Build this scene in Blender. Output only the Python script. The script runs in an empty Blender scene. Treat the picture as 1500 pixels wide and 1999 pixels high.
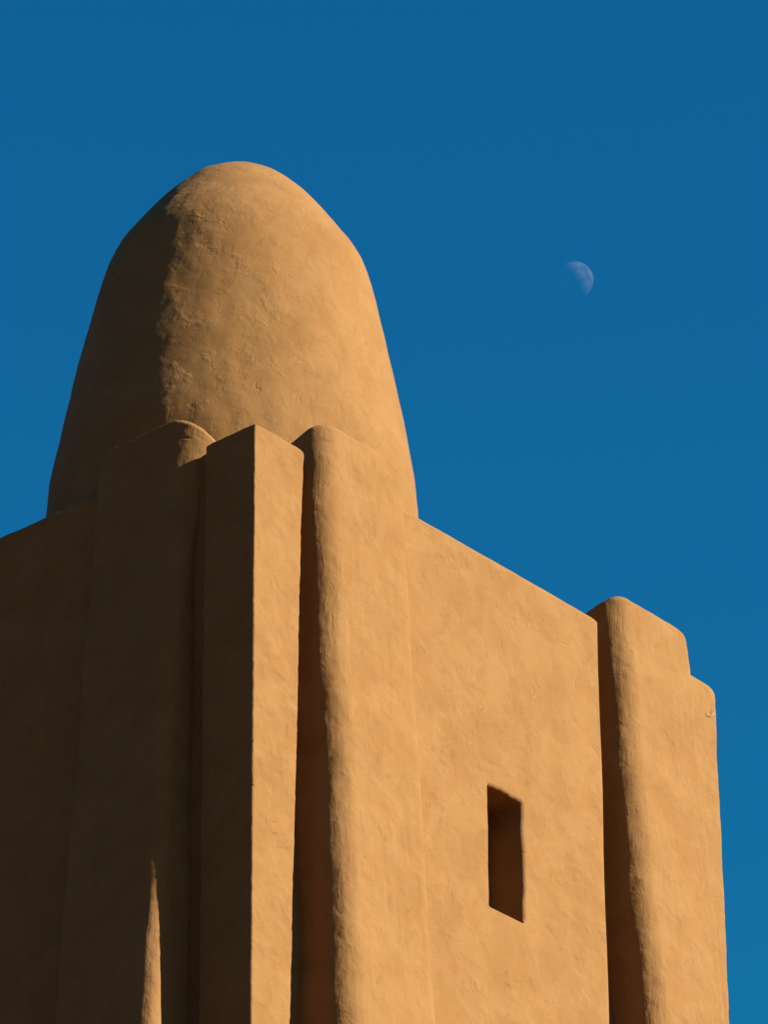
import bpy, math, random
import numpy as np
from mathutils import Vector, Matrix

random.seed(4)
np.random.seed(4)
SC = bpy.context.scene
COL = SC.collection

# ------------------------------------------------------------------ camera
F_PX, H_PX = 8040.0, 4530.0                     # focal length and horizon offset (px of a 1500 px wide frame)
PITCH = math.atan2(H_PX, F_PX)
YAW = math.radians(40.7)
CAM = Vector((-20.563, -19.032, 1.6))
hv = Vector((math.cos(YAW), math.sin(YAW), 0))
rv = Vector((math.sin(YAW), -math.cos(YAW), 0))
fw = hv * math.cos(PITCH) + Vector((0, 0, math.sin(PITCH)))
up = -hv * math.sin(PITCH) + Vector((0, 0, math.cos(PITCH)))
cd = bpy.data.cameras.new("camera")
cam = bpy.data.objects.new("camera", cd)
COL.objects.link(cam)
cam.matrix_world = Matrix(((rv.x, up.x, -fw.x, CAM.x), (rv.y, up.y, -fw.y, CAM.y),
                           (rv.z, up.z, -fw.z, CAM.z), (0, 0, 0, 1)))
cd.sensor_fit = 'HORIZONTAL'
cd.sensor_width = 36.0
cd.lens = 36.0 * F_PX / 1500.0
cd.clip_start = 0.5
cd.clip_end = 60000
SC.camera = cam

# ------------------------------------------------------------------ sky and sun
SUN_EL = math.radians(28)
SUN_AZ = math.radians(22.5)                     # from -Y towards +X
w = bpy.data.worlds.new("World")
SC.world = w
w.use_nodes = True
nt = w.node_tree
bg = nt.nodes["Background"]
sky = nt.nodes.new("ShaderNodeTexSky")
sky.sky_type = 'NISHITA'
sky.sun_disc = False
sky.sun_elevation = SUN_EL
sky.sun_rotation = math.radians(180) - SUN_AZ
sky.altitude = 0
sky.air_density = 2.2
sky.dust_density = 0.0
sky.ozone_density = 2.0
hs = nt.nodes.new("ShaderNodeMix")              # the polarised, deep desert blue: one tint over the whole sky
hs.data_type = 'RGBA'
hs.blend_type = 'MULTIPLY'
hs.inputs[0].default_value = 1.0
hs.inputs[7].default_value = SKY_TINT = (0.0200, 0.312, 0.62, 1)
nt.links.new(sky.outputs[0], hs.inputs[6])
nt.links.new(hs.outputs[2], bg.inputs[0])
bg.inputs[1].default_value = 0.05

S = Vector((math.sin(SUN_AZ) * math.cos(SUN_EL), -math.cos(SUN_AZ) * math.cos(SUN_EL), math.sin(SUN_EL)))
sl = bpy.data.lights.new("sun", 'SUN')
sl.energy = 5.0
sl.angle = math.radians(0.5)
sl.color = (1.0, 0.92, 0.79)
sun = bpy.data.objects.new("sun", sl)
COL.objects.link(sun)
sun.rotation_euler = S.to_track_quat('Z', 'Y').to_euler()
sun.location = (0, -10, 40)

SC.view_settings.view_transform = 'Standard'
SC.view_settings.look = 'None'
SC.view_settings.exposure = 1.65
SC.view_settings.gamma = 1.0
SC.view_settings.use_curve_mapping = False


# ------------------------------------------------------------------ noise
def _hash(ix, iy, iz, seed):
    h = (ix * 374761393 + iy * 668265263 + iz * 2147483647 + seed * 1274126177) & 0xFFFFFFFF
    h = ((h ^ (h >> 13)) * 1274126177) & 0xFFFFFFFF
    h = ((h ^ (h >> 16)) * 2246822519) & 0xFFFFFFFF
    return ((h ^ (h >> 15)) & 0xFFFF) / 32767.5 - 1.0


def vnoise(P, scale, seed=0):
    Q = P * scale + 1000.37
    I = np.floor(Q).astype(np.int64)
    f = Q - I
    f = f * f * f * (f * (f * 6 - 15) + 10)
    out = 0
    for dx in (0, 1):
        wx = f[:, 0] if dx else 1 - f[:, 0]
        for dy in (0, 1):
            wy = f[:, 1] if dy else 1 - f[:, 1]
            for dz in (0, 1):
                wz = f[:, 2] if dz else 1 - f[:, 2]
                out = out + wx * wy * wz * _hash(I[:, 0] + dx, I[:, 1] + dy, I[:, 2] + dz, seed)
    return out


def fbm(P, scale, octs, seed=0, gain=0.5):
    o, a = 0, 1.0
    for k in range(octs):
        o = o + a * vnoise(P, scale * 2.03 ** k, seed + k * 17)
        a *= gain
    return o


# ------------------------------------------------------------------ materials
def N(nt, t, **kw):
    n = nt.nodes.new(t)
    for k, v in kw.items():
        setattr(n, k, v)
    return n


def plaster(name, ridge=1.0, lump=1.0, streak=0.0, grain=1.0, base=(0.170, 0.087, 0.0280)):
    m = bpy.data.materials.new(name)
    m.use_nodes = True
    nt = m.node_tree
    L = nt.links.new
    b = nt.nodes["Principled BSDF"]
    b.inputs["Roughness"].default_value = 0.93
    b.inputs["Specular IOR Level"].default_value = 0.12
    geo = N(nt, "ShaderNodeNewGeometry")
    pos = geo.outputs["Position"]

    def noise(vec, scale, detail=3, rough=0.55, dist=0.0):
        n = N(nt, "ShaderNodeTexNoise")
        n.inputs["Scale"].default_value = scale
        n.inputs["Detail"].default_value = detail
        n.inputs["Roughness"].default_value = rough
        n.inputs["Distortion"].default_value = dist
        L(vec, n.inputs["Vector"])
        return n

    def math_(op, a, b_=None, c=None, clamp=False):
        n = N(nt, "ShaderNodeMath", operation=op, use_clamp=clamp)
        for i, v in enumerate((a, b_, c)):
            if v is None:
                continue
            if isinstance(v, (int, float)):
                n.inputs[i].default_value = v
            else:
                L(v, n.inputs[i])
        return n.outputs[0]

    def ramp(v, a, b_, lo=0.0, hi=1.0):
        n = N(nt, "ShaderNodeMapRange", interpolation_type='SMOOTHSTEP')
        L(v, n.inputs[0])
        n.inputs[1].default_value, n.inputs[2].default_value = a, b_
        n.inputs[3].default_value, n.inputs[4].default_value = lo, hi
        return n.outputs[0]

    def vec(op, a, b_):
        n = N(nt, "ShaderNodeVectorMath", operation=op)
        L(a, n.inputs[0])
        if isinstance(b_, tuple):
            n.inputs[1].default_value = b_
        elif isinstance(b_, (int, float)):
            n.inputs[3].default_value = b_
        else:
            L(b_, n.inputs[1])
        return n.outputs[0]

    # warped coordinates, trowel strokes run long and slanting
    wn = noise(pos, 2.1, 3)
    wv = vec('SCALE', vec('SUBTRACT', wn.outputs["Color"], (0.5, 0.5, 0.5)), 0.55)
    wp = vec('ADD', pos, wv)
    mp = N(nt, "ShaderNodeMapping")
    mp.inputs["Rotation"].default_value = (math.radians(24), math.radians(-24), 0)
    mp.inputs["Scale"].default_value = (1, 1, 0.42)
    L(wp, mp.inputs[0])
    # overlapping plaster strokes: steps between cells of slightly different height
    v1 = N(nt, "ShaderNodeTexVoronoi", feature='F1')
    v1.inputs["Scale"].default_value = 4.6
    L(mp.outputs[0], v1.inputs["Vector"])
    v2 = N(nt, "ShaderNodeTexVoronoi", feature='F1')
    v2.inputs["Scale"].default_value = 10.5
    L(mp.outputs[0], v2.inputs["Vector"])
    sepa = N(nt, "ShaderNodeSeparateColor")
    L(v1.outputs["Color"], sepa.inputs[0])
    sepb = N(nt, "ShaderNodeSeparateColor")
    L(v2.outputs["Color"], sepb.inputs[0])
    mask = ramp(noise(pos, 3.3, 3).outputs["Fac"], 0.50, 0.66)
    mask2 = ramp(noise(vec('ADD', pos, (7.1, 3.3, 9.2)), 4.7, 3).outputs["Fac"], 0.52, 0.66)
    steps = math_('MULTIPLY', math_('MULTIPLY', sepa.outputs[0], mask), 0.0060 * ridge)
    steps2 = math_('MULTIPLY', math_('MULTIPLY', sepb.outputs[1], mask2), 0.0040 * ridge)
    # fine hairline cracks in patches
    v3 = N(nt, "ShaderNodeTexVoronoi", feature='DISTANCE_TO_EDGE')
    v3.inputs["Scale"].default_value = 6.3
    mp3 = N(nt, "ShaderNodeMapping")
    mp3.inputs["Rotation"].default_value = (math.radians(30), math.radians(-30), 0)
    mp3.inputs["Scale"].default_value = (1.25, 1.25, 0.38)
    L(vec('ADD', pos, vec('SCALE', wv, 0.6)), mp3.inputs[0])
    L(mp3.outputs[0], v3.inputs["Vector"])
    crk = math_('MULTIPLY', ramp(v3.outputs["Distance"], 0.0, 0.030, 1.0, 0.0),
                ramp(noise(vec('ADD', pos, (1.7, 8.3, 4.2)), 6.7, 4, 0.6).outputs["Fac"], 0.54, 0.70))
    crkh = math_('MULTIPLY', crk, -0.0040 * ridge)
    lumps = math_('MULTIPLY', noise(wp, 5.5, 4, 0.5, 0.6).outputs["Fac"], 0.011 * lump)
    lumps2 = math_('MULTIPLY', noise(mp.outputs[0], 19.0, 4, 0.62, 0.8).outputs["Fac"], 0.0042 * lump)
    fine = math_('MULTIPLY', noise(pos, 95.0, 4, 0.7).outputs["Fac"], 0.0016 * grain)
    h = math_('ADD', math_('ADD', steps, steps2), math_('ADD', lumps, lumps2))
    h = math_('ADD', h, math_('ADD', fine, crkh))
    if streak:
        ms = N(nt, "ShaderNodeMapping")
        ms.inputs["Scale"].default_value = (1, 1, 0.1)
        L(vec('ADD', pos, vec('SCALE', wv, 0.2)), ms.inputs[0])
        st = math_('MULTIPLY', noise(ms.outputs[0], 26.0, 4, 0.6, 0.4).outputs["Fac"], 0.006 * streak)
        st = math_('MULTIPLY', st, ramp(noise(wp, 3.1, 3).outputs["Fac"], 0.38, 0.62, 0.25, 1.0))
        h = math_('ADD', h, st)
    bp = N(nt, "ShaderNodeBump")
    bp.inputs["Strength"].default_value = 1.0
    bp.inputs["Distance"].default_value = 1.0
    L(h, bp.inputs["Height"])
    L(bp.outputs[0], b.inputs["Normal"])
    # pigment: broad mottling, paler rubbed patches, a few dark grains
    c1 = N(nt, "ShaderNodeMix", data_type='RGBA')
    c1.inputs[6].default_value = (base[0] * 0.93, base[1] * 0.90, base[2] * 0.84, 1)
    c1.inputs[7].default_value = (base[0] * 1.06, base[1] * 1.08, base[2] * 1.14, 1)
    L(ramp(noise(wp, 2.3, 6, 0.62, 0.5).outputs["Fac"], 0.32, 0.68), c1.inputs[0])
    c2 = N(nt, "ShaderNodeMix", data_type='RGBA', blend_type='MULTIPLY')
    L(c1.outputs[2], c2.inputs[6])
    c2.inputs[7].default_value = (0.90, 0.86, 0.80, 1)
    L(ramp(noise(mp.outputs[0], 11.0, 6, 0.7, 0.3).outputs["Fac"], 0.50, 0.72, 0, 0.55), c2.inputs[0])
    c3 = N(nt, "ShaderNodeMix", data_type='RGBA', blend_type='MULTIPLY')
    L(c2.outputs[2], c3.inputs[6])
    c3.inputs[7].default_value = (0.70, 0.60, 0.50, 1)
    L(ramp(noise(pos, 60.0, 3, 0.6).outputs["Fac"], 0.66, 0.78, 0, 0.6), c3.inputs[0])
    L(c3.outputs[2], b.inputs["Base Color"])
    return m


M_WALL = plaster("ochre_plaster_wall", ridge=1.0, lump=0.48, streak=0.0)
M_PIL = plaster("ochre_plaster_pilaster", ridge=0.8, lump=0.35, streak=1.35)
M_DOME = plaster("ochre_plaster_dome", ridge=1.0, lump=0.40, streak=0.0, grain=1.3)


# ------------------------------------------------------------------ mesh helpers
def link_mesh(name, V, Fc, mat, parent=None, smooth=True):
    me = bpy.data.meshes.new(name)
    me.from_pydata(V.tolist() if hasattr(V, 'tolist') else V, [], Fc.tolist() if hasattr(Fc, 'tolist') else Fc)
    me.update()
    if smooth:
        me.polygons.foreach_set("use_smooth", np.ones(len(me.polygons), dtype=bool))
    me.materials.append(mat)
    o = bpy.data.objects.new(name, me)
    COL.objects.link(o)
    if parent:
        o.parent = parent
    return o


def displace(o, fn):
    me = o.data
    n = len(me.vertices)
    co = np.empty(n * 3)
    me.vertices.foreach_get("co", co)
    co = co.reshape(-1, 3)
    no = np.empty(n * 3)
    me.vertex_normals.foreach_get("vector", no)
    no = no.reshape(-1, 3)
    co = co + no * fn(co, no)[:, None]
    me.vertices.foreach_set("co", co.ravel())
    me.update()


def hand_made(big=0.012, mid=0.006, small=0.0022, streak=0.0):
    def fn(P, Nn):
        d = big * vnoise(P, 1.25, 3) + mid * fbm(P * np.array([1, 1, 0.7]), 4.2, 2, 9) + small * fbm(P, 17.0, 2, 21)
        if streak:
            d = d + streak * fbm(P * np.array([1, 1, 0.16]), 22.0, 2, 33)
        return d
    return fn


def graded(a, b, coarse, fine, fa, fb):
    """samples from a to b: fine spacing inside [fa, fb], coarse outside"""
    out = [a]
    while out[-1] < b - 1e-6:
        z = out[-1]
        s = fine if fa - 1e-6 <= z < fb else coarse
        nz = z + s
        if z < fa < nz:
            nz = fa
        out.append(min(nz, b))
    return np.array(out)


NC = 20                                         # samples per rounded corner


def rounded_block(name, rect, radii, top, cap_r, mat, parent, zs, sx, sy,
                  prot=None, end_drop=None, post=None):
    """rounded rectangular shaft; rect(z) -> x0, x1, y0, y1; radii = four corner radii
    (x0y0, x1y0, x1y1, x0y1); sx/sy = fractions 0..1 of the samples along the sides"""
    rings = []
    caps = []
    for z in zs:
        if z < top - cap_r - 1e-6:
            caps.append((z, 0.0))
    for k in range(11):
        a = k / 10 * math.pi / 2
        caps.append((top - cap_r + cap_r * math.sin(a), cap_r * (1 - math.cos(a))))
    x0, x1, y0, y1 = rect(top)
    half = min(x1 - x0, y1 - y0) / 2
    for q in (0.3, 0.5, 0.7, 0.85, 0.97):
        ins = cap_r + (half - cap_r) * q
        if ins > cap_r:
            caps.append((top, ins))
    for z, ins in caps:
        x0, x1, y0, y1 = rect(z)
        x0 += ins; x1 -= ins; y0 += ins; y1 -= ins
        r = [max(q - ins, 0.012) for q in (radii(z) if callable(radii) else radii)]
        m = min(x1 - x0, y1 - y0) / 2
        r = [min(q, m * 0.98) for q in r]
        pts = []

        def corner(cx, cy, a0, rr):
            for i in range(NC):
                a = a0 + i / (NC - 1) * math.pi / 2
                pts.append((cx + rr * math.cos(a), cy + rr * math.sin(a)))
        corner(x0 + r[0], y0 + r[0], math.pi, r[0])
        for s in sx:
            pts.append((min(max(x0 + (x1 - x0) * s, x0 + r[0]), x1 - r[1]) if 0 else x0 + r[0] + (x1 - r[1] - x0 - r[0]) * s, y0))
        corner(x1 - r[1], y0 + r[1], -math.pi / 2, r[1])
        for s in sy:
            pts.append((x1, y0 + r[1] + (y1 - r[2] - y0 - r[1]) * s))
        corner(x1 - r[2], y1 - r[2], 0, r[2])
        for s in sx[::-1]:
            pts.append((x0 + r[3] + (x1 - r[2] - x0 - r[3]) * s, y1))
        corner(x0 + r[3], y1 - r[3], math.pi / 2, r[3])
        for s in sy[::-1]:
            pts.append((x0, y0 + r[0] + (y1 - r[3] - y0 - r[0]) * s))
        rings.append(np.array([(p[0], p[1], z) for p in pts]))
    R = np.stack(rings)
    nr, npt = R.shape[:2]
    V = R.reshape(-1, 3)
    if end_drop:
        V = end_drop(V)
    i = np.arange(nr - 1)[:, None] * npt
    j = np.arange(npt)[None, :]
    jn = (j + 1) % npt
    Fq = np.stack([i + j, i + jn, i + npt + jn, i + npt + j], -1).reshape(-1, 4).tolist()
    Fq.append([(nr - 1) * npt + k for k in range(npt)])
    o = link_mesh(name, V, Fq, mat, parent)
    return o


def fr(n):
    return (np.arange(1, n) / n)


# ------------------------------------------------------------------ the ground
gm = bpy.data.materials.new("dry_earth")
gm.use_nodes = True
gnt = gm.node_tree
gb = gnt.nodes["Principled BSDF"]
gb.inputs["Roughness"].default_value = 0.95
gn = gnt.nodes.new("ShaderNodeTexNoise")
gn.inputs["Scale"].default_value = 0.8
gn.inputs["Detail"].default_value = 8
gg = gnt.nodes.new("ShaderNodeNewGeometry")
gnt.links.new(gg.outputs["Position"], gn.inputs["Vector"])
gr = gnt.nodes.new("ShaderNodeValToRGB")
gr.color_ramp.elements[0].position = 0.35
gr.color_ramp.elements[0].color = (0.085, 0.021, 0.008, 1)
gr.color_ramp.elements[1].position = 0.65
gr.color_ramp.elements[1].color = (0.125, 0.034, 0.013, 1)
gnt.links.new(gn.outputs["Fac"], gr.inputs[0])
gnt.links.new(gr.outputs[0], gb.inputs["Base Color"])
G = 3000
gv = []
gs = np.linspace(-1, 1, 61)
gs = np.sign(gs) * np.abs(gs) ** 2.2 * G
gx, gy = np.meshgrid(gs, gs, indexing='ij')
gz = -0.02 + 0 * gx
GV = np.stack([gx, gy, gz], -1).reshape(-1, 3)
far = np.hypot(GV[:, 0], GV[:, 1])
GV[:, 2] += vnoise(GV, 0.01, 5) * np.clip((far - 60) / 200, 0, 1) * 2.0
ii = (np.arange(60)[:, None] * 61 + np.arange(60)[None, :]).ravel()
GF = np.stack([ii, ii + 61, ii + 62, ii + 1], -1)
ground = link_mesh("ground", GV, GF, gm)
ground["kind"] = "structure"

# ------------------------------------------------------------------ the tower
tower = bpy.data.objects.new("adobe_tower", None)
COL.objects.link(tower)
tower["label"] = "ochre plastered adobe tower with rounded pilasters, a slit window and a beehive dome"
tower["category"] = "tower"

H = 18.19                                       # parapet
HP = 18.50                                      # pilaster tops
LX = 6.10
ZF0 = 12.7
ZS = graded(-0.3, 18.6, 0.5, 0.022, ZF0, 18.6)


def smooth01(t):
    t = min(max(float(t), 0.0), 1.0)
    return t * t * (3 - 2 * t)


def prot(z):                                    # the pilasters lean outwards towards their foot
    return 0.075 + 0.066 * np.clip(18.45 - z, 0, 7.0)


def shoulders(axis, a, b, ra, rb, top, da=0.16, db=0.16):
    """let the ends of a flat top roll down"""
    def fn(V):
        V = V.copy()
        t = V[:, axis]
        wa = np.clip(1 - (t - a) / ra, 0, 1)
        wb = np.clip(1 - (b - t) / rb, 0, 1)
        d = da * (1 - np.sqrt(np.clip(1 - wa ** 2, 0, 1))) + db * (1 - np.sqrt(np.clip(1 - wb ** 2, 0, 1)))
        k = np.clip((V[:, 2] - (top - 0.7)) / 0.7, 0, 1)
        V[:, 2] -= d * k
        return V
    return fn


def both(*fns):
    def fn(V):
        for g in fns:
            V = g(V)
        return V
    return fn


def fall_back(axis, a, b, drop, top):
    """the flat top slopes down away from the face"""
    def fn(V):
        V = V.copy()
        t = np.clip((V[:, axis] - a) / (b - a), 0, 1)
        V[:, 2] -= drop * t ** 1.3 * np.clip((V[:, 2] - (top - 0.8)) / 0.8, 0, 1)
        return V
    return fn


# corner pier -------------------------------------------------------------
def pier_rect(z):
    k = float(np.clip((18.2 - z) / 5.0, 0, 1.2))
    return (0.072 * k, 0.605 - 0.085 * k, 0.0, 0.545 - 0.005 * k)


pier = rounded_block("corner_pier", pier_rect, (0.018, 0.045, 0.10, 0.022), H, 0.02, M_WALL, tower,
                     ZS, fr(26), fr(24),
                     end_drop=lambda V: shoulders(1, 0.0, 0.55, 0.001, 0.07, H, 0, 0.02)(
                         shoulders(0, 0.0, 0.60, 0.001, 0.10, H, 0, 0.06)(V)))
displace(pier, hand_made(0.007, 0.003, 0.0030))


# pilasters on the sunlit face ---------------------------------------------
def wobble(z, s):
    return 0.016 * math.sin(z * 1.7 + s) + 0.009 * math.sin(z * 4.1 + 2 * s)


def pil_rect_x(a, b, s):
    def fn(z):
        return (a + wobble(z, s) * min(1, (HP - z) / 1.0), b, -float(prot(z)), 0.62)
    return fn


PILN = (0.15, 0.14, 0.06, 0.06)
p1 = rounded_block("pilaster", pil_rect_x(0.70, 1.79, 0.4), (0.20, 0.16, 0.05, 0.06), HP + 0.03, 0.06, M_PIL, tower,
                   ZS, fr(44), fr(34),
                   end_drop=both(shoulders(0, 0.70, 1.79, 0.12, 0.34, HP + 0.03, 0.06, 0.24), fall_back(1, 0.0, 0.62, 0.20, HP)))
displace(p1, hand_made(0.014, 0.005, 0.0017, 0.0016))
p2 = rounded_block("pilaster", pil_rect_x(4.57, 5.62, 2.1), (0.20, 0.10, 0.06, 0.06), HP + 0.03, 0.06, M_PIL, tower,
                   ZS, fr(42), fr(34),
                   end_drop=both(shoulders(0, 4.57, 5.62, 0.12, 0.2, HP + 0.03, 0.06, 0.15), fall_back(1, 0.0, 0.62, 0.20, HP)))
displace(p2, hand_made(0.014, 0.005, 0.0017, 0.0016))


# pilaster on the shaded face ----------------------------------------------
def pil_rect_y(a0, b, s):
    def fn(z):
        t = float(np.clip((18.10 - z) / 0.9, 0, 1))
        a = a0 + 0.16 * t * t * (3 - 2 * t) - 0.02 * float(np.clip((17 - z) / 3.0, 0, 1))
        return (-(0.075 + 0.048 * float(np.clip(18.45 - z, 0, 7))), 0.62, a + wobble(z, s) * 0.5, b)
    return fn


ZS3 = np.r_[ZS[ZS < 18.19], np.arange(18.2, 18.6, 0.008)]
p3 = rounded_block("pilaster", pil_rect_y(0.53, 1.74, 1.0), (lambda z: (0.42 - 0.27 * smooth01((18.10 - z) / 0.9) - 0.04 * smooth01((17 - z) / 3.0), 0.05, 0.05, 0.16)), HP + 0.03, 0.07, M_PIL, tower,
                   ZS3, fr(34), fr(44),
                   end_drop=both(shoulders(1, 0.53, 1.74, 0.36, 0.25, HP + 0.03, 0.22, 0.14), fall_back(0, -0.06, 0.62, 0.42, HP)))


def pits(P, Nn):
    d = hand_made(0.012, 0.005, 0.0016, 0.0016)(P, Nn)
    for c, a, b, h in (((-0.046, 0.720, 18.315), 0.022, 0.009, 0.016), ((-0.052, 0.741, 18.42), 0.022, 0.016, 0.006),
                       ((0.022, 0.621, 18.308), 0.016, 0.016, 0.014)):
        q = P - np.array(c)
        d = d - h * np.exp(-(q[:, 0] ** 2 + q[:, 1] ** 2) / a ** 2 - (q[:, 2] / b) ** 2)
    return d


displace(p3, pits)

# walls -------------------------------------------------------------------
WX0, WX1 = 1.55, 4.41                           # between the two pilasters
# window: irregular rounded rectangle
WIN = (2.846, 3.300, 14.985, 16.065)


def win_sd(x, z):
    cx, cz = (WIN[0] + WIN[1]) / 2, (WIN[2] + WIN[3]) / 2
    hx, hz = (WIN[1] - WIN[0]) / 2, (WIN[3] - WIN[2]) / 2
    rc = 0.020
    qx = np.abs(x - cx) - (hx - rc)
    qz = np.abs(z - cz) - (hz - rc)
    return np.hypot(np.maximum(qx, 0), np.maximum(qz, 0)) + np.minimum(np.maximum(qx, qz), 0) - rc


def hand_cut(x, z):
    """the opening's edges wander a little: shift of the sheet around it"""
    near = np.exp(-(np.maximum(win_sd(x, z), 0) / 0.12) ** 2)
    tx = np.clip((x - WIN[0]) / (WIN[1] - WIN[0]), 0, 1)
    tz = np.clip((z - WIN[2]) / (WIN[3] - WIN[2]), 0, 1)
    dx = tx * (0.006 * np.sin(z * 7.0 + 1.0) + 0.004 * np.sin(z * 19.0)) + (1 - tx) * 0.003 * np.sin(z * 13.0)
    dz_ = tz * (0.003 * np.sin(x * 17.0) + 0.0015 * np.sin(x * 61.0))
    return dx * near, dz_ * near


def make_window_wall():
    # front sheet, dense round the opening, wrapped round the groove end and over the top
    def seg(*bk):
        out = [bk[0][0]]
        for a, b, s in bk:
            n = max(1, int(round((b - a) / s)))
            out += list(a + (b - a) * np.arange(1, n + 1) / n)
        return np.array(out)
    xs = seg((WX0, 2.78, 0.022), (2.78, 2.90, 0.004), (2.90, 3.22, 0.02), (3.22, 3.40, 0.004), (3.38, WX1 - 0.05, 0.022))
    zs = seg((-0.3, 12.7, 0.5), (12.7, 14.9, 0.022), (14.9, 15.06, 0.004), (15.06, 16.02, 0.010),
             (16.02, 16.18, 0.004), (16.18, H - 0.04, 0.022))
    # profile across x: front, then quarter round, then the return face into the groove
    cols = [(x, 0.0) for x in xs]
    for k in range(1, 9):
        a = k / 8 * math.pi / 2
        cols.append((WX1 - 0.05 + 0.05 * math.sin(a), 0.05 * (1 - math.cos(a))))
    for y in np.linspace(0.08, 0.60, 20):
        cols.append((WX1, y))
    cols = np.array(cols)
    # profile up z: front, quarter round, flat top going back
    rows = [(z, 0.0) for z in zs]
    for k in range(1, 8):
        a = k / 7 * math.pi / 2
        rows.append((H - 0.035 + 0.035 * math.sin(a), 0.035 * (1 - math.cos(a))))
    for y in np.linspace(0.07, 0.60, 12):
        rows.append((H, y))
    rows = np.array(rows)
    nc, nr = len(cols), len(rows)
    X = np.repeat(cols[None, :, 0], nr, 0)
    Y = np.maximum(np.repeat(cols[None, :, 1], nr, 0), np.repeat(rows[:, 1][:, None], nc, 1))
    Z = np.repeat(rows[:, 0][:, None], nc, 1)
    # rounded shoulder where the top meets the groove
    sh = np.clip(1 - (WX1 - X) / 0.09, 0, 1)
    Z = Z - 0.055 * (1 - np.sqrt(1 - sh ** 2)) * np.clip((Z - H + 0.4) / 0.4, 0, 1)
    d = win_sd(X, Z)
    front = (cols[None, :, 1] == 0) & (rows[:, 1][:, None] == 0)
    # soft arrises at the head and the right jamb, crisp at the left jamb and the sill
    r = 0.008 + 0.032 * np.maximum(np.clip((X - WIN[1] + 0.03) / 0.03, 0, 1) * np.clip((Z - WIN[2]) / 0.05, 0, 1),
                                   np.clip((Z - WIN[3] + 0.02) / 0.02, 0, 1) * np.clip((X - WIN[0] + 0.01) / 0.03, 0, 1))
    rnd = np.where((d > 0) & (d < r), r - np.sqrt(np.clip(r * r - (r - d) ** 2, 0, None)), 0)
    inside = (d <= 0) & front
    P0 = np.stack([X, Y, Z], -1).reshape(-1, 3)
    hm = hand_made(0.010, 0.005, 0.0016)(P0, None).reshape(nr, nc)
    fade = front.astype(float)
    Y = Y + rnd * front - hm * fade
    X = np.where(cols[None, :, 0] >= WX1 - 0.05, X + 0.5 * hm + 0.006 * np.sin(Z * 3.1), X)
    Z = np.where(rows[:, 1][:, None] > 0, Z + 0.6 * hm, Z)
    hx_, hz_ = hand_cut(X, Z)
    X = X + hx_ * front
    Z = Z + hz_ * front
    Yd = np.where(inside, 0.41 + 0.01 * vnoise(P0, 6.0, 2).reshape(nr, nc), Y)
    V = np.stack([X, Yd, Z], -1).reshape(-1, 3)
    idx = np.arange(nr * nc).reshape(nr, nc)
    q = np.stack([idx[:-1, :-1], idx[:-1, 1:], idx[1:, 1:], idx[1:, :-1]], -1).reshape(-1, 4)
    insf = inside.ravel()[q].any(1)
    wall = link_mesh("wall", V, q[~insf], M_WALL, tower)
    alli = inside.ravel()[q].all(1)
    qi = q[insf & ~alli]
    used, inv = np.unique(qi, return_inverse=True)
    link_mesh("window_opening", V[used], inv.reshape(-1, 4), M_WALL, wall, smooth=False)
    return wall


wall_a = make_window_wall()

wall_b = rounded_block("wall", lambda z: (5.30, LX + 0.02, 0.0, 0.6), (0.05, 0.09, 0.05, 0.05), H, 0.05, M_WALL, tower,
                       ZS, fr(34), fr(16),
                       end_drop=shoulders(0, 5.3, LX + 0.02, 0.001, 0.17, H, 0, 0.15))
displace(wall_b, hand_made(0.010, 0.005, 0.002, 0.001))

wall_c = rounded_block("wall", lambda z: (0.0, 0.6, 1.5, LX), (0.05, 0.05, 0.05, 0.09), H, 0.035, M_WALL, tower,
                       ZS, fr(16), fr(170), end_drop=shoulders(1, 1.5, LX, 0.001, 0.12, H, 0, 0.08))
displace(wall_c, hand_made(0.010, 0.005, 0.0016))

# inner body behind the grooves, with the flat roof inside the parapet
core = rounded_block("inner_wall", lambda z: (0.36, LX - 0.06, 0.36, LX - 0.06), (0.1, 0.1, 0.1, 0.1), 18.0, 0.05, M_WALL,
                     tower, graded(-0.3, 18.0, 0.5, 0.05, ZF0, 18.0), fr(60), fr(60))
displace(core, hand_made(0.010, 0.005, 0.0016))

# shallow recesses beside the pilasters
def deep(z, d0, d1):
    return d0 + (d1 - d0) * smooth01((z - 13.8) / 2.6)


for fn_ in (lambda z: (0.44, 0.86, deep(z, 0.075, 0.26), 0.42), lambda z: (4.30, 4.75, deep(z, 0.09, 0.26), 0.42),
            lambda z: (0.050 + 0.072 * float(np.clip((18.2 - z) / 5.0, 0, 1.2)), 0.36, 0.40, 0.90)):
    rec = rounded_block("recess_wall", fn_, (0.02, 0.02, 0.02, 0.02), H - 0.03, 0.03, M_WALL, tower,
                        ZS, fr(12), fr(12))
    displace(rec, hand_made(0.006, 0.004, 0.0016))

# dome --------------------------------------------------------------------
PR = [(17.6, 1.603), (18.313, 1.6), (19.027, 1.578), (19.645, 1.491), (20.216, 1.382), (20.644, 1.294),
      (21.025, 1.215), (21.31, 1.143), (21.548, 0.999), (21.738, 0.865), (21.928, 0.722), (22.071, 0.597),
      (22.19, 0.492), (22.285, 0.378), (22.345, 0.22), (22.36, 0.0)]
DA = (1.875, 1.98)
pz = np.array([p[0] for p in PR]); pr = np.array([p[1] for p in PR])
arc = np.r_[0, np.cumsum(np.hypot(np.diff(pz), np.diff(pr)))]
ss = np.linspace(0, arc[-1], 320)
dz = np.interp(ss, arc, pz); dr = np.interp(ss, arc, pr)
ker = np.exp(-0.5 * (np.arange(-12, 13) / 8.0) ** 2); ker /= ker.sum()
dzs = np.convolve(np.r_[2 * dz[0] - dz[12:0:-1], dz, dz[-2:-14:-1]], ker, 'valid')
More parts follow.
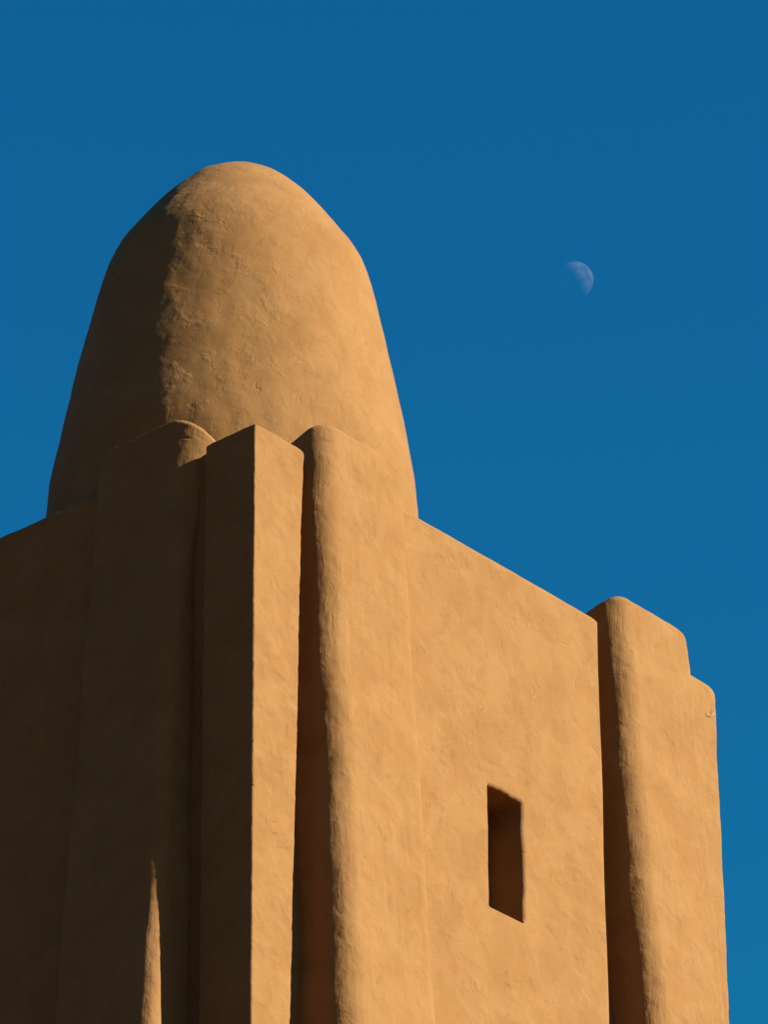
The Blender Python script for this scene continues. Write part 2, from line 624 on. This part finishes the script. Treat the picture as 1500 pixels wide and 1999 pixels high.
drs = np.convolve(np.r_[np.full(12, dr[0]), dr, -dr[-2:-14:-1]], ker, 'valid')
drs[-1] = 0.0005
NTH = 560
tt = np.arange(NTH) / NTH * 2 * math.pi
DX = DA[0] + drs[:, None] * np.cos(tt); DY = DA[1] + drs[:, None] * np.sin(tt)
DV = np.stack([DX, DY, np.repeat(dzs[:, None], NTH, 1)], -1).reshape(-1, 3)
i = np.arange(len(ss) - 1)[:, None] * NTH; j = np.arange(NTH)[None, :]; jn = (j + 1) % NTH
DF = np.stack([i + j, i + jn, i + NTH + jn, i + NTH + j], -1).reshape(-1, 4)
dome = link_mesh("dome", DV, DF, M_DOME, tower)
displace(dome, hand_made(0.014, 0.006, 0.0010))

# small pale wire hook near the far corner ----------------------------------
hk = bpy.data.materials.new("galvanised_wire")
hk.use_nodes = True
hb = hk.node_tree.nodes["Principled BSDF"]
hb.inputs["Base Color"].default_value = (0.24, 0.18, 0.12, 1)
hb.inputs["Roughness"].default_value = 0.5
HP_ = [(5.901, -0.012, 17.86), (5.922, -0.024, 17.852), (5.956, -0.027, 17.856), (5.987, -0.027, 17.875), (6.004, -0.027, 17.904), (5.998, -0.024, 17.923), (5.989, -0.012, 17.939)]


def tube(name, pts, r, mat, parent, n=8):
    pts = [Vector(p) for p in pts]
    V, Fc = [], []
    for k, p in enumerate(pts):
        t = (pts[min(k + 1, len(pts) - 1)] - pts[max(k - 1, 0)]).normalized()
        a = t.cross(Vector((0.1, 1, 0.05))).normalized()
        b = t.cross(a)
        for q in range(n):
            an = q / n * 2 * math.pi
            V.append(tuple(p + (a * math.cos(an) + b * math.sin(an)) * r))
    for k in range(len(pts) - 1):
        for q in range(n):
            Fc.append((k * n + q, k * n + (q + 1) % n, (k + 1) * n + (q + 1) % n, (k + 1) * n + q))
    Fc.append(tuple(range(n)))
    Fc.append(tuple((len(pts) - 1) * n + q for q in range(n))[::-1])
    return link_mesh(name, V, Fc, mat, parent)


tube("wire_hook", HP_, 0.0028, hk, tower)

# ------------------------------------------------------------------ the moon
MD = 20000.0
dirm = (fw + rv * ((1122.5 - 750) / F_PX) + up * ((999.5 - 547) / F_PX))
mpos = CAM + dirm * MD
mrad = MD * 36.5 / F_PX
mm = bpy.data.materials.new("moon_dust_seen_through_air")
mm.use_nodes = True
mnt = mm.node_tree
for n in list(mnt.nodes):
    mnt.nodes.remove(n)
out = mnt.nodes.new("ShaderNodeOutputMaterial")
add = mnt.nodes.new("ShaderNodeAddShader")
tr = mnt.nodes.new("ShaderNodeBsdfTransparent")
df = mnt.nodes.new("ShaderNodeBsdfDiffuse")
mn = mnt.nodes.new("ShaderNodeTexNoise")
mn.inputs["Scale"].default_value = 2.2
mn.inputs["Detail"].default_value = 5
mtc = mnt.nodes.new("ShaderNodeTexCoord")
mnt.links.new(mtc.outputs["Object"], mn.inputs["Vector"])
mr = mnt.nodes.new("ShaderNodeValToRGB")
mr.color_ramp.elements[0].position = 0.4
mr.color_ramp.elements[0].color = (0.013, 0.013, 0.014, 1)
mr.color_ramp.elements[1].position = 0.6
mr.color_ramp.elements[1].color = (0.027, 0.027, 0.030, 1)
mnt.links.new(mn.outputs["Fac"], mr.inputs[0])
mnt.links.new(mr.outputs[0], df.inputs["Color"])
mnt.links.new(tr.outputs[0], add.inputs[0])
mnt.links.new(df.outputs[0], add.inputs[1])
mg = mnt.nodes.new("ShaderNodeNewGeometry")
mx = mnt.nodes.new("ShaderNodeMixShader")       # only the outer side of the globe is lit ground
mnt.links.new(mg.outputs["Backfacing"], mx.inputs[0])
mnt.links.new(add.outputs[0], mx.inputs[1])
mnt.links.new(tr.outputs[0], mx.inputs[2])
mnt.links.new(mx.outputs[0], out.inputs["Surface"])
MV, MF = [], []
nu, nv = 64, 32
for a in range(nv + 1):
    th = math.pi * a / nv
    for b in range(nu):
        ph = 2 * math.pi * b / nu
        MV.append((math.sin(th) * math.cos(ph), math.sin(th) * math.sin(ph), math.cos(th)))
for a in range(nv):
    for b in range(nu):
        MF.append((a * nu + b, (a + 1) * nu + b, (a + 1) * nu + (b + 1) % nu, a * nu + (b + 1) % nu))
moon = link_mesh("moon", MV, MF, mm)
moon.location = mpos
moon.scale = (mrad,) * 3
moon["label"] = "pale half moon, lit on its upper right, in the clear blue sky"
moon["category"] = "moon"
